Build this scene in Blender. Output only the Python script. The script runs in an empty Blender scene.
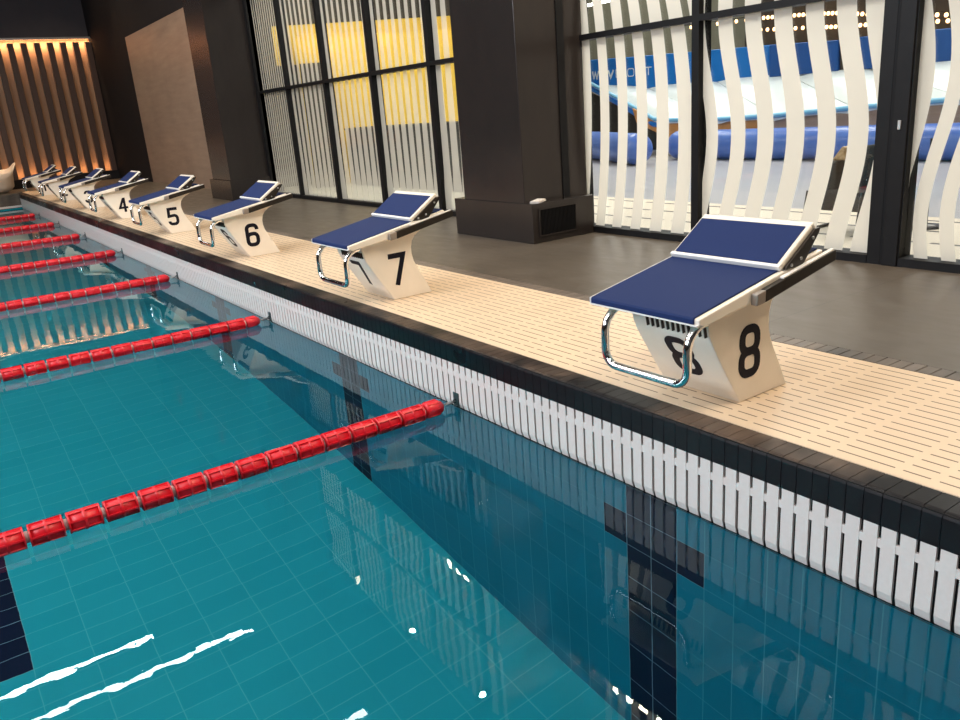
import bpy, math, random
from mathutils import Vector, Matrix
random.seed(7)
SC = bpy.context.scene
COL = SC.collection
PI = math.pi
ZD = 0.329          # deck level above the water (water = 0)
XW = 2.63           # front of the window wall
ZC = 6.35           # ceiling of the tall pool hall
ZL = 3.35           # head of the lower windows
ZU0, ZU1, ZUT = 4.20, 6.2, 5.0   # upper windows and their transom
YN, YF = -1.5275, 19.0975   # pool near / far side walls
DEPTH = 1.85
OFF = -0.0275       # tile lattice offset

# ------------------------------------------------------------------ materials
def mat(name, color=(.8, .8, .8), rough=.5, metal=0., spec=.5, emit=None, estr=0.):
    m = bpy.data.materials.new(name); m.use_nodes = True
    b = m.node_tree.nodes['Principled BSDF']
    b.inputs['Base Color'].default_value = (*color, 1)
    b.inputs['Roughness'].default_value = rough
    b.inputs['Metallic'].default_value = metal
    b.inputs['Specular IOR Level'].default_value = spec
    if emit:
        b.inputs['Emission Color'].default_value = (*emit, 1)
        b.inputs['Emission Strength'].default_value = estr
    return m

class NT:
    """small helper for node trees"""
    def __init__(s, m):
        s.m = m; s.t = m.node_tree; s.n = s.t.nodes; s.b = s.n.get('Principled BSDF')
    def new(s, k, **kw):
        n = s.n.new(k)
        for a, v in kw.items(): setattr(n, a, v)
        return n
    def link(s, a, b): s.t.links.new(a, b)
    def math(s, op, a, b=None, c=None):
        n = s.new('ShaderNodeMath', operation=op)
        for i, v in enumerate((a, b, c)):
            if v is None: continue
            if isinstance(v, (int, float)): n.inputs[i].default_value = v
            else: s.link(v, n.inputs[i])
        return n.outputs[0]
    def pos(s):
        g = s.new('ShaderNodeNewGeometry'); x = s.new('ShaderNodeSeparateXYZ')
        s.link(g.outputs['Position'], x.inputs[0]); return g.outputs['Position'], x.outputs
    def mix(s, f, a, b):
        n = s.new('ShaderNodeMix', data_type='RGBA')
        for i, v in ((0, f), (6, a), (7, b)):
            if isinstance(v, (int, float)): n.inputs[i].default_value = v
            elif isinstance(v, tuple): n.inputs[i].default_value = (*v, 1)
            else: s.link(v, n.inputs[i])
        return n.outputs[2]
    def noise(s, vec, scale, detail=3, rough=.5, stretch=None):
        if stretch:
            mp = s.new('ShaderNodeMapping'); mp.inputs['Scale'].default_value = stretch
            s.link(vec, mp.inputs[0]); vec = mp.outputs[0]
        n = s.new('ShaderNodeTexNoise'); n.inputs['Scale'].default_value = scale
        n.inputs['Detail'].default_value = detail; n.inputs['Roughness'].default_value = rough
        s.link(vec, n.inputs['Vector']); return n.outputs['Fac']
    def bump(s, h, strength=.2, dist=.01):
        n = s.new('ShaderNodeBump'); n.inputs['Strength'].default_value = strength
        n.inputs['Distance'].default_value = dist
        s.link(h, n.inputs['Height']); return n.outputs[0]
    def joint(s, coord, pitch, off, half):
        """1 inside a joint line of half-width `half`, repeating every `pitch`"""
        a = s.math('SUBTRACT', coord, off); a = s.math('DIVIDE', a, pitch)
        a = s.math('FRACT', a); a = s.math('SUBTRACT', a, .5); a = s.math('ABSOLUTE', a)
        return s.math('GREATER_THAN', a, .5 - half / pitch)
    def cell(s, x, px, ox, y, py, oy):
        """random value per tile"""
        a = s.math('FLOOR', s.math('DIVIDE', s.math('SUBTRACT', x, ox), px))
        b = s.math('FLOOR', s.math('DIVIDE', s.math('SUBTRACT', y, oy), py))
        c = s.new('ShaderNodeCombineXYZ'); s.link(a, c.inputs[0]); s.link(b, c.inputs[1])
        w = s.new('ShaderNodeTexWhiteNoise', noise_dimensions='3D'); s.link(c.outputs[0], w.inputs['Vector'])
        return w.outputs['Value']

def mottled(name, c1, c2, scale, rough=.5, metal=0., spec=.5, stretch=None, bump=0., detail=4):
    m = mat(name, c1, rough, metal, spec); t = NT(m)
    p, _ = t.pos(); f = t.noise(p, scale, detail, .6, stretch)
    f = t.math('MULTIPLY_ADD', f, 2.2, -.6)
    n = t.new('ShaderNodeClamp'); t.link(f, n.inputs[0])
    t.link(t.mix(n.outputs[0], c1, c2), t.b.inputs['Base Color'])
    if bump: t.link(t.bump(f, bump, .004), t.b.inputs['Normal'])
    return m

def pool_tile(name, base, base2, grout, axes):
    m = mat(name, base, .4, 0, .03); t = NT(m); _, x = t.pos()
    (i, pi_, oi), (j, pj, oj) = axes
    r = t.cell(x[i], pi_, oi, x[j], pj, oj)
    col = t.mix(r, base, base2)
    g = t.math('MAXIMUM', t.joint(x[i], pi_, oi, .0022), t.joint(x[j], pj, oj, .0022))
    t.link(t.mix(g, col, grout), t.b.inputs['Base Color'])
    return m

WALL_AX = ((1, .125, OFF), (2, .25, -.01))
FLOOR_AX = ((1, .125, OFF), (0, .25, 0.))
SIDE_AX = ((0, .125, 0.), (2, .25, -.01))
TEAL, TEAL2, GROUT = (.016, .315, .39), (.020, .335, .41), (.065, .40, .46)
M = {}
SHADED_TEAL, SHADED_TEAL2, SHADED_GROUT = (.006, .165, .25), (.009, .18, .27), (.04, .25, .33)  # painted darker than the floor teal: the wall's weaker light is in the colour
M['tile_wall'] = pool_tile('shaded_wall_tile', SHADED_TEAL, SHADED_TEAL2, SHADED_GROUT, WALL_AX)
M['tile_side'] = pool_tile('pool_side_tile', TEAL, TEAL2, GROUT, SIDE_AX)
M['tile_floor'] = pool_tile('pool_floor_tile', TEAL, TEAL2, GROUT, FLOOR_AX)
M['navy_wall'] = pool_tile('navy_wall_tile', (.006, .010, .030), (.009, .014, .036), (.16, .22, .28), WALL_AX)
M['navy_floor'] = pool_tile('navy_floor_tile', (.006, .010, .030), (.009, .014, .036), (.16, .25, .30), FLOOR_AX)
M['white_slat'] = mottled('white_ceramic', (.66, .60, .58), (.70, .64, .62), 60, .35, bump=.1)
M['slot_dark'] = mat('slot_dark', (.005, .005, .006), .6, 0, .2)
M['plastic_white'] = mottled('cream_fibreglass', (.84, .77, .67), (.87, .80, .70), 14, .32, detail=2)
M['plastic_white'].node_tree.nodes['Principled BSDF'].inputs['Coat Weight'].default_value = .25
M['trim_white'] = mat('white_painted_edge', (.82, .80, .77), .35)
M['rail_dark'] = mottled('dark_anodised', (.028, .023, .020), (.040, .033, .028), 30, .35, .6)
M['cap_grey'] = mat('grey_end_cap', (.30, .26, .23), .4, .5)
M['chrome'] = mat('chrome', (.82, .83, .84), .08, 1.)
M['steel'] = mat('steel_cable', (.38, .38, .38), .3, .9)
M['ink'] = mat('black_numeral', (.006, .006, .014), .5, 0, .15)
M['red'] = mottled('red_float_plastic', (.62, .006, .018), (.68, .010, .024), 40, .35)
M['disc'] = mat('white_disc_plastic', (.78, .70, .66), .4)
M['bracket'] = mat('dark_bracket', (.05, .07, .075), .4, .4)
M['frame'] = mottled('dark_window_frame', (.005, .0045, .005), (.008, .0075, .008), 12, .5, 0, .2)
M['dark_paint'] = mottled('dark_plum_paint', (.060, .052, .058), (.068, .058, .064), 3, .7, 0, .2)
M['dark_panel'] = mottled('dark_laminate', (.030, .025, .024), (.038, .031, .029), 9, .24, .4, .5, (1, 1, .3))
M['ceiling'] = mottled('dark_ceiling', (.017, .0155, .017), (.020, .018, .019), 3, .75, 0, .1)
M['paper'] = mat('paper', (.75, .70, .66), .6)
M['frost'] = mat('frosted_film', (.86, .83, .78), .6)
M['lobby_floor'] = mottled('pale_lobby_floor', (.72, .68, .56), (.78, .74, .62), 4, .35)
M['hall_floor'] = mottled('grey_hall_floor', (.40, .40, .44), (.48, .47, .50), 2.5, .3)
M['yellow'] = mottled('yellow_wall', (.90, .58, .06), (.94, .64, .10), 2, .5)
M['lobby_dark'] = mottled('lobby_dark_wall', (.045, .035, .026), (.06, .048, .035), 4, .6)
M['hall_olive'] = mottled('olive_hall_wall', (.20, .19, .14), (.24, .23, .17), 3, .7)
M['blue_banner'] = mottled('bright_blue_vinyl', (.008, .17, .56), (.010, .19, .60), 5, .4)
M['navy_banner'] = mottled('deep_blue_vinyl', (.008, .075, .30), (.010, .09, .34), 5, .4)
M['white_vinyl'] = mottled('white_padded_vinyl', (.70, .78, .80), (.82, .86, .86), 3.5, .3, bump=.25)
M['lightblue'] = mat('light_blue_piping', (.22, .55, .80), .35)
M['bluetube'] = mottled('blue_inflatable', (.07, .15, .52), (.10, .20, .58), 3, .3)
M['orangewood'] = mottled('orange_plywood', (.60, .26, .07), (.68, .32, .10), 6, .5, stretch=(1, .4, 3))
M['greywood'] = mottled('brown_metal_beam', (.40, .27, .19), (.55, .40, .29), 4, .35, .3, stretch=(1, .4, 3))
M['black_soft'] = mottled('black_fabric', (.010, .010, .011), (.016, .015, .016), 40, .7)
M['gold'] = mottled('gold_patterned_cloth', (.45, .26, .10), (.75, .55, .35), 45, .5)
M['beige_panel'] = mat('beige_panel', (.62, .56, .45), .5)
M['white_metal'] = mat('white_metal', (.85, .85, .84), .4)
M['chair_shell'] = mottled('cream_shell', (.84, .72, .60), (.86, .75, .64), 3, .4)
M['chair_cloth'] = mottled('beige_seat_cloth', (.36, .25, .18), (.42, .30, .22), 12, .8)
M['wood_slat'] = mottled('dark_brown_slat', (.060, .034, .026), (.085, .048, .036), 10, .45, stretch=(6, 6, .3))
M['wood_back'] = mottled('brown_backing_board', (.30, .17, .10), (.38, .22, .13), 10, .5, stretch=(8, 8, .25))
M['strip_floor'] = mat('strip', (.5, .5, .5), .5)
M['led'] = mat('warm_led', (1, .8, .5), .5, emit=(1., .62, .30), estr=8)
M['glint'] = mat('warm_glint', (1, .8, .6), .5, emit=(1., .55, .25), estr=6)
M['fluo'] = mat('white_lamp', (1, 1, 1), .5, emit=(1., .96, .88), estr=14)
M['alu'] = mat('aluminium_track', (.55, .52, .50), .35, .9)
M['counter'] = mottled('dark_counter', (.040, .036, .034), (.05, .045, .042), 4, .5)

# woven blue pad
def pad_mat():
    m = mat('navy_grip_pad', (.012, .045, .20), .75, 0, .3); t = NT(m)
    p, _ = t.pos(); f = t.noise(p, 420, 2, .6)
    t.link(t.mix(f, (.0035, .014, .070), (.007, .026, .120)), t.b.inputs['Base Color'])
    t.link(t.bump(f, .35, .002), t.b.inputs['Normal']); return m
M['pad'] = pad_mat()

def grating_mat():
    m = mat('cream_grating', (.74, .62, .47), .38, 0, .4); t = NT(m); p, x = t.pos()
    # rows every 50.5 mm across, slots of 177 and 77 mm with 23 mm bridges along
    a = t.math('FRACT', t.math('DIVIDE', t.math('SUBTRACT', x[0], .134), .0505))
    row = t.math('LESS_THAN', t.math('ABSOLUTE', t.math('SUBTRACT', a, .5)), .062)
    b = t.math('MULTIPLY', t.math('FRACT', t.math('DIVIDE', t.math('ADD', x[1], 20 + .920), .3)), .3)
    s1 = t.math('LESS_THAN', b, .177)
    s2 = t.math('MULTIPLY', t.math('GREATER_THAN', b, .2), t.math('LESS_THAN', b, .277))
    slot = t.math('MULTIPLY', row, t.math('MAXIMUM', s1, s2))
    edge = t.math('MULTIPLY', t.math('GREATER_THAN', x[0], .135), t.math('LESS_THAN', x[0], .955))
    slot = t.math('MULTIPLY', slot, edge)
    f = t.noise(p, 3, 3)
    col = t.mix(f, (.66, .51, .36), (.73, .58, .42))
    t.link(t.mix(slot, col, (.13, .08, .045)), t.b.inputs['Base Color'])
    t.link(t.bump(slot, -.5, .004), t.b.inputs['Normal'])
    wet = t.noise(p, 1.3, 3)
    t.link(t.math('MULTIPLY_ADD', wet, .5, .12), t.b.inputs['Roughness'])
    return m
M['grating'] = grating_mat()

def hall_grating_mat():
    m = mat('hall_slab_grating', (.74, .66, .55), .4); t = NT(m); p, x = t.pos()
    g = t.joint(x[0], .42, 2.97, .022)
    br = t.joint(x[1], .55, .2, .05)
    g = t.math('MULTIPLY', g, t.math('SUBTRACT', 1., br))
    t.link(t.mix(g, (.90, .79, .65), (.08, .06, .045)), t.b.inputs['Base Color']); return m
M['hall_grating'] = hall_grating_mat()

def deck_mat():
    m = mat('dark_deck_tile', (.1, .085, .07), .35, 0, .5); t = NT(m); p, x = t.pos()
    a = t.noise(p, 1.6, 5, .6); b = t.noise(p, 11, 4, .65, (1, .35, 1))
    f = t.math('ADD', t.math('MULTIPLY', a, .6), t.math('MULTIPLY', b, .4))
    col = t.mix(f, (.060, .049, .038), (.115, .096, .076))
    j = t.math('MAXIMUM', t.joint(x[0], 1.2, 1.06, .003), t.joint(x[1], 1.2, .35, .003))
    t.link(t.mix(t.math('MULTIPLY', j, .6), col, (.032, .026, .022)), t.b.inputs['Base Color'])
    t.link(t.math('MULTIPLY_ADD', b, .25, .27), t.b.inputs['Roughness']); return m
M['deck'] = deck_mat()

def coping_mat():
    m = mat('black_coping_tile', (.03, .025, .022), .3, 0, .2); t = NT(m); p, x = t.pos()
    f = t.noise(p, 25, 4, .6, (.25, 1, 1))
    big = t.noise(p, 2.2, 3, .5)
    wet = t.math('MULTIPLY_ADD', t.noise(p, 1.4, 4, .6, (1, 1, 0)), 6., -2.75)
    dry_sheen = t.new('ShaderNodeClamp'); t.link(wet, dry_sheen.inputs[0])
    top = t.math('GREATER_THAN', x[2], ZD - .006)
    k = t.math('MULTIPLY', t.math('MULTIPLY', dry_sheen.outputs[0], top), t.math('MULTIPLY_ADD', f, .9, .2))
    base = t.mix(f, (.003, .003, .005), (.008, .007, .0085))
    t.link(t.mix(k, base, (.15, .105, .078)), t.b.inputs['Base Color'])  # pale brown patches: dry tile, and streaks of sheen put into the colour
    t.link(t.math('MULTIPLY_ADD', big, .55, .08), t.b.inputs['Roughness'])
    t.link(t.bump(f, .25, .002), t.b.inputs['Normal']); return m
M['coping'] = coping_mat()
M['coping_back'] = mottled('brown_edge_tile', (.10, .080, .066), (.17, .14, .115), 18, .4, stretch=(.3, 1, 1))
def wet_patches():
    t = NT(M['coping_back']); p, x = t.pos(); src = t.b.inputs['Base Color'].links[0].from_socket
    n = t.new('ShaderNodeClamp'); t.link(t.math('MULTIPLY_ADD', t.noise(p, .8, 4, .6, (1, 1, 0)), 9., -4.6), n.inputs[0])
    t.link(t.mix(n.outputs[0], src, (.010, .009, .010)), t.b.inputs['Base Color'])
wet_patches()

def wood_panel_mat():
    m = mat('light_wood_panel', (.2, .12, .08), .42); t = NT(m); p, _ = t.pos()
    a = t.noise(p, 5, 5, .65, (1, .25, 2.2)); b = t.noise(p, 1.2, 4, .6)
    f = t.math('ADD', t.math('MULTIPLY', a, .6), t.math('MULTIPLY', b, .4))
    t.link(t.mix(f, (.13, .085, .060), (.46, .33, .24)), t.b.inputs['Base Color']); return m
M['wood_panel'] = wood_panel_mat()

def water_mat():
    m = bpy.data.materials.new('pool_water'); m.use_nodes = True; t = NT(m)
    t.n.remove(t.b); out = t.n['Material Output']
    g = t.new('ShaderNodeBsdfGlass'); g.inputs['IOR'].default_value = 1.333
    g.inputs['Roughness'].default_value = 0.0
    g.inputs['Color'].default_value = (.86, .97, .98, 1)
    p, _ = t.pos()
    a = t.noise(p, 2.2, 2, .5); b = t.noise(p, 9., 2, .5, (1, 1.4, 1))
    h = t.math('ADD', t.math('MULTIPLY', a, .7), t.math('MULTIPLY', b, .09))
    t.link(t.bump(h, .035, .05), g.inputs['Normal'])
    t.link(g.outputs[0], out.inputs['Surface']); return m
M['water'] = water_mat()

def glass_mat(name, tint):
    m = bpy.data.materials.new(name); m.use_nodes = True; t = NT(m)
    t.n.remove(t.b); out = t.n['Material Output']
    tr = t.new('ShaderNodeBsdfTransparent'); tr.inputs[0].default_value = (*tint, 1)
    gl = t.new('ShaderNodeBsdfGlossy'); gl.inputs['Roughness'].default_value = .02
    fr = t.new('ShaderNodeLayerWeight')
    k = t.math('MULTIPLY_ADD', t.math('POWER', fr.outputs['Facing'], 5.), .80, .035)
    mx = t.new('ShaderNodeMixShader'); t.link(k, mx.inputs[0])
    t.link(tr.outputs[0], mx.inputs[1]); t.link(gl.outputs[0], mx.inputs[2])
    t.link(mx.outputs[0], out.inputs['Surface']); return m
M['glass'] = glass_mat('window_glass', (.93, .95, .94))

def frost_mat():
    m = M['frost']; t = NT(m); out = t.n['Material Output']
    tl = t.new('ShaderNodeBsdfTranslucent'); tl.inputs[0].default_value = (.90, .83, .73, 1)
    ad = t.new('ShaderNodeMixShader'); ad.inputs[0].default_value = .75
    t.link(t.b.outputs[0], ad.inputs[1]); t.link(tl.outputs[0], ad.inputs[2])
    t.link(ad.outputs[0], out.inputs['Surface'])
frost_mat()
M['frost_thin'] = M['frost'].copy(); M['frost_thin'].name = 'thin_frosted_film'
def thin():
    t = NT(M['frost_thin']); out = t.n['Material Output']; src = out.inputs['Surface'].links[0].from_socket
    tr = t.new('ShaderNodeBsdfTransparent'); mx = t.new('ShaderNodeMixShader'); mx.inputs[0].default_value = .52
    t.link(tr.outputs[0], mx.inputs[1]); t.link(src, mx.inputs[2]); t.link(mx.outputs[0], out.inputs['Surface'])
thin()

# ------------------------------------------------------------------ mesh helper
class MB:
    def __init__(s): s.v = []; s.f = []; s.mi = []; s.sm = []
    def add(s, vs, fs, mi=0, smooth=False, xf=None):
        o = len(s.v)
        for v in vs: s.v.append(tuple(xf @ Vector(v)) if xf is not None else tuple(v))
        for f in fs: s.f.append(tuple(i + o for i in f)); s.mi.append(mi); s.sm.append(smooth)
    def box(s, x0, x1, y0, y1, z0, z1, mi=0, xf=None):
        vs = [(x, y, z) for x in (x0, x1) for y in (y0, y1) for z in (z0, z1)]
        s.add(vs, [(0, 1, 3, 2), (4, 6, 7, 5), (0, 4, 5, 1), (2, 3, 7, 6), (0, 2, 6, 4), (1, 5, 7, 3)], mi, False, xf)
    def prism(s, poly, d0, d1, axis='y', mi=0, smooth=False, xf=None):
        """extrude a polygon; axis y: poly in (x,z); x: (y,z); z: (x,y)"""
        n = len(poly)
        def P(a, b, d): return {'y': (a, d, b), 'x': (d, a, b), 'z': (a, b, d)}[axis]
        vs = [P(a, b, d0) for a, b in poly] + [P(a, b, d1) for a, b in poly]
        s.add(vs, [tuple(range(n))[::-1], tuple(range(n, 2 * n))], mi, False, xf)
        o = len(s.v) - 2 * n
        for i in range(n):
            j = (i + 1) % n
            s.f.append((o + i, o + j, o + n + j, o + n + i)); s.mi.append(mi); s.sm.append(smooth)
    def tube(s, pts, r, n=12, mi=0, closed=False, caps=True, xf=None):
        pts = [Vector(p) for p in pts]; N = len(pts); rings = []
        rr = r if isinstance(r, (list, tuple)) else [r] * N
        up = None
        for i, p in enumerate(pts):
            a = pts[(i - 1) % N] if (closed or i > 0) else p
            b = pts[(i + 1) % N] if (closed or i < N - 1) else p
            t = (b - a).normalized()
            if up is None:
                up = Vector((0, 0, 1)) if abs(t.z) < .9 else Vector((1, 0, 0))
            u = (up - t * up.dot(t)).normalized(); w = t.cross(u); up = u
            rings.append([p + (u * math.cos(2 * PI * k / n) + w * math.sin(2 * PI * k / n)) * rr[i] for k in range(n)])
        vs = [v for R in rings for v in R]; fs = []
        for i in range(N if closed else N - 1):
            j = (i + 1) % N
            for k in range(n):
                l = (k + 1) % n
                fs.append((i * n + k, i * n + l, j * n + l, j * n + k))
        s.add(vs, fs, mi, True, xf)
        if caps and not closed:
            s.add(rings[0], [tuple(range(n))[::-1]], mi, False, xf)
            s.add(rings[-1], [tuple(range(n))], mi, False, xf)
    def lathe(s, prof, n=20, mi=0, xf=None):
        """profile of (r, h) turned about local z"""
        vs = [(r * math.cos(2 * PI * k / n), r * math.sin(2 * PI * k / n), h) for r, h in prof for k in range(n)]
        fs = []
        for i in range(len(prof) - 1):
            for k in range(n):
                l = (k + 1) % n
                fs.append((i * n + k, i * n + l, (i + 1) * n + l, (i + 1) * n + k))
        s.add(vs, fs, mi, True, xf)
    def build(s, name, mats, parent=None, bevel=0., loc=None, seg=2, autosmooth=True):
        me = bpy.data.meshes.new(name)
        me.from_pydata(s.v, [], s.f)
        for m in (mats if isinstance(mats, (list, tuple)) else [mats]): me.materials.append(M[m] if isinstance(m, str) else m)
        me.polygons.foreach_set('material_index', s.mi)
        me.polygons.foreach_set('use_smooth', s.sm)
        me.update()
        import bmesh
        bm = bmesh.new(); bm.from_mesh(me); bmesh.ops.recalc_face_normals(bm, faces=bm.faces); bm.to_mesh(me); bm.free()
        o = bpy.data.objects.new(name, me); COL.objects.link(o)
        if parent is not None: o.parent = parent
        if loc is not None: o.location = loc
        if bevel:
            b = o.modifiers.new('bevel', 'BEVEL'); b.width = bevel; b.segments = seg
            b.limit_method = 'ANGLE'; b.angle_limit = math.radians(40)
        return o

def empty(name, loc=(0, 0, 0)):
    o = bpy.data.objects.new(name, None); o.empty_display_size = .2
    o.location = loc; COL.objects.link(o); return o
def tag(o, label, cat, group=None, kind=None):
    o['label'] = label; o['category'] = cat
    if group: o['group'] = group
    if kind: o['kind'] = kind
    return o
def struct(o, label=None):
    o['kind'] = 'structure'
    if label: o['label'] = label
    return o
def copy_tree(o, parent=None):
    c = o.copy(); COL.objects.link(c)
    if parent is not None: c.parent = parent
    for ch in list(o.children): copy_tree(ch, c)
    return c
def arc(cx, cy, r, a0, a1, n=8):
    return [(cx + r * math.cos(math.radians(a0 + (a1 - a0) * i / n)), cy + r * math.sin(math.radians(a0 + (a1 - a0) * i / n))) for i in range(n + 1)]
def ribbon(mb, path, w, closed, xf, th=.0012):
    """flat stroke of width w along a 2-D path, given a small thickness"""
    P = [Vector((a, b)) for a, b in path]; N = len(P); L = []; R = []
    for i in range(N):
        a = P[(i - 1) % N] if (closed or i) else P[i]
        b = P[(i + 1) % N] if (closed or i < N - 1) else P[i]
        d1 = (P[i] - a); d2 = (b - P[i])
        if d1.length < 1e-9: d1 = d2
        if d2.length < 1e-9: d2 = d1
        n1 = Vector((-d1.y, d1.x)).normalized(); n2 = Vector((-d2.y, d2.x)).normalized()
        m = (n1 + n2); m = m / max(m.length_squared / 2, .35) if m.length > 1e-6 else n1
        L.append(P[i] + m * w / 2); R.append(P[i] - m * w / 2)
    for i in range(N if closed else N - 1):
        j = (i + 1) % N
        q = [L[i], L[j], R[j], R[i]]
        vs = [(v.x, v.y, 0) for v in q] + [(v.x, v.y, th) for v in q]
        mb.add(vs, [(3, 2, 1, 0), (4, 5, 6, 7), (0, 1, 5, 4), (1, 2, 6, 5), (2, 3, 7, 6), (3, 0, 4, 7)], 0, False, xf)

ribbon_ = ribbon
# ------------------------------------------------------------------ camera
cam_d = bpy.data.cameras.new('camera'); cam = bpy.data.objects.new('camera', cam_d); COL.objects.link(cam)
r_ = Vector((0.81414117, -0.57566128, -0.07608047)); u_ = Vector((0.2344227, 0.20597513, 0.95006328))
f_ = Vector((0.53124396, 0.79132062, -0.30264091))
mw = Matrix((r_, u_, -f_)).transposed().to_4x4(); mw.translation = Vector((-1.9362825, -1.86768635, 1.39731078))
cam.matrix_world = mw
cam_d.sensor_width = 36.; cam_d.lens = 794.299 * 36 / 960; cam_d.clip_start = .02; cam_d.clip_end = 200
SC.camera = cam

# ------------------------------------------------------------------ pool shell
def lane_c(k): return OFF + 2.5 * k
XE = -9.0
def build_pool():
    # end wall under the slats: one quad per tile, navy crosses
    vs, fs, mi = [], [], []
    mb = MB()
    ny = round((YF - YN) / .125)
    zs = [0.0] + [-.01 - .25 * i for i in range(1, 8)] + [-DEPTH]
    for i in range(ny):
        y0 = YN + .125 * i; yc = y0 + .0625
        for j in range(len(zs) - 1):
            k = round((yc - OFF) / 2.5); d = abs(yc - lane_c(k)); navy = 0
            if 0 <= k <= 7 and (d < .125 or (j == 1 and d < .25)): navy = 1
            mb.add([(0, y0, zs[j]), (0, y0 + .125, zs[j]), (0, y0 + .125, zs[j + 1]), (0, y0, zs[j + 1])], [(0, 1, 2, 3)], navy)
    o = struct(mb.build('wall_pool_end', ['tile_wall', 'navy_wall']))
    mb = MB()
    for i in range(ny):
        y0 = YN + .125 * i; yc = y0 + .0625
        for j in range(int(-XE / .25)):
            x1 = -.25 * j; xc = x1 - .125
            k = round((yc - OFF) / 2.5); d = abs(yc - lane_c(k)); navy = 0
            if 0 <= k <= 7 and ((xc < -2.0 and d < .125) or (-2.25 < xc < -2.0 and d < .5)): navy = 1
            mb.add([(x1 - .25, y0, -DEPTH), (x1, y0, -DEPTH), (x1, y0 + .125, -DEPTH), (x1 - .25, y0 + .125, -DEPTH)], [(0, 1, 2, 3)], navy)
    o = struct(mb.build('floor_pool', ['tile_floor', 'navy_floor']))
    mb = MB(); mb.box(XE, 0, YF, YF + .1, -DEPTH, .02); o = struct(mb.build('wall_pool_far', 'tile_side'))
    mb = MB(); mb.box(XE, 0, YN - .1, YN, -DEPTH, .02); o = struct(mb.build('wall_pool_near', 'tile_side'))
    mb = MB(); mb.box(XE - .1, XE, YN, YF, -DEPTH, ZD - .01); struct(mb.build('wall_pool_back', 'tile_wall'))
    # water surface
    mb = MB()
    mb.add([(XE, YN, 0), (.03, YN, 0), (.03, YF, 0), (XE, YF, 0)], [(0, 1, 2, 3)])
    w = struct(mb.build('water', 'water'), 'clear teal pool water with a nearly still surface')
build_pool()

P_T = .0519  # slat and coping pitch
def build_edge():
    n0, n1 = -31, 376
    mb = MB()
    # white slotted overflow wall: slats, bridges, and a dark channel behind
    for k in range(n0, n1):
        y = -.354 + P_T * k; g = .0053
        a, b = y + g, y + P_T - g
        prof = [(0, .2273), (0, .027), (.009, -.004), (.012, -.004), (.012, .2273)]
        mb.prism(prof, a, b, 'y', 0)
        mb.box(.001, .012, b, b + 2 * g, .160, .186, 0)
    mb.box(.0095, .05, YN, 19.2, -.01, .2272, 1)
    mb.box(-.0008, .03, YN, 19.2, -.009, -.0045, 1)
    struct(mb.build('trim_1', ['white_slat', 'slot_dark']), 'white slotted overflow tiles along the end of the pool')
    # black coping tiles with rounded nose
    mb = MB()
    prof = [(.0, .2275), (0, ZD - .022)] + [(.018 - .018 * math.cos(math.radians(a)), ZD - .018 + .018 * math.sin(math.radians(a))) for a in (10, 30, 50, 70, 90)] + [(.108, ZD), (.108, .2275)]
    for k in range(n0, n1):
        y = -.354 + P_T * k
        mb.prism(prof, y + .0011, y + P_T - .0011, 'y', 0)
    mb.box(.004, .108, YN, 19.2, .229, ZD - .004, 1)
    struct(mb.build('trim_2', ['coping', 'slot_dark']), 'black rounded coping tiles on the pool edge')
    mb = MB(); mb.box(.112, .962, YN - 3, 19.6, ZD - .05, ZD + .001)
    struct(mb.build('trim_3', 'grating'), 'cream slotted grating under the starting blocks')
    mb = MB(); mb.box(.106, .97, YN - 3, 19.62, ZD - .06, ZD - .012)
    struct(mb.build('trim_4', 'slot_dark'))
    mb = MB()
    for k in range(n0 - 40, n1 + 6):
        y = -.354 + P_T * k
        mb.box(.968, 1.058, y + .0012, y + P_T - .0012, ZD - .05, ZD + .001, 0)
    mb.box(.966, 1.06, YN - 3, 19.6, ZD - .06, ZD - .005, 1)
    struct(mb.build('trim_5', ['coping_back', 'slot_dark'], bevel=.002, seg=1), 'row of brown edge tiles behind the grating')
build_edge()

# decks
mb = MB(); mb.box(1.06, XW + .02, -5, 21.6, ZD - .15, ZD)
mb.box(XE, 1.06, 19.62, 21.6, ZD - .15, ZD)
mb.box(XE, .0, 19.35, 19.62, ZD - .15, ZD)
mb.box(XE, .106, -5, YN - .12, ZD - .15, ZD)
struct(mb.build('floor', 'deck'))
mb = MB(); mb.box(XE, 0., YF + .03, 19.35, .0, ZD + .002)
mb.box(XE, 0., YN - .12, YN - .01, .0, ZD + .002)
struct(mb.build('trim_6', 'coping_back'), 'brown edge on the far side of the pool')
mb = MB(); mb.box(XE, 0., YF - .02, YF + .03, .035, .075)
struct(mb.build('trim_9', 'white_slat'), 'white lip along the far side of the pool')

# ------------------------------------------------------------------ room shell
mb = MB(); mb.box(XE - .2, 2.85, -5.1, 21.7, ZC, ZC + .15); struct(mb.build('ceiling', 'ceiling'))
mb = MB(); mb.box(XE - .2, XE - .05, -5, 21.6, ZD - .1, ZC); struct(mb.build('wall_left', 'dark_panel'))
mb = MB(); mb.box(XE - .2, 2.85, -5.1, -5.0, ZD - .1, ZC); struct(mb.build('wall_near', 'dark_panel'))
mb = MB(); mb.box(XE - .2, 2.85, 21.6, 21.75, ZD - .1, ZC); struct(mb.build('wall_far', 'dark_paint'))
mb = MB(); mb.box(2.62, 2.85, 17.7, 21.6, ZD - .1, ZC); struct(mb.build('wall_right', 'ceiling'))
mb = MB(); mb.box(2.60, 2.85, 11.2, 17.7, 3.42, ZC); struct(mb.build('wall_right_upper', 'ceiling'))
mb = MB(); mb.box(2.60, 2.85, 11.25, 17.7, ZD - .1, 3.42); struct(mb.build('wall_right_panel', 'wood_panel'), 'light wood veneer wall between the dark pillar and the far corner')

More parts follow.
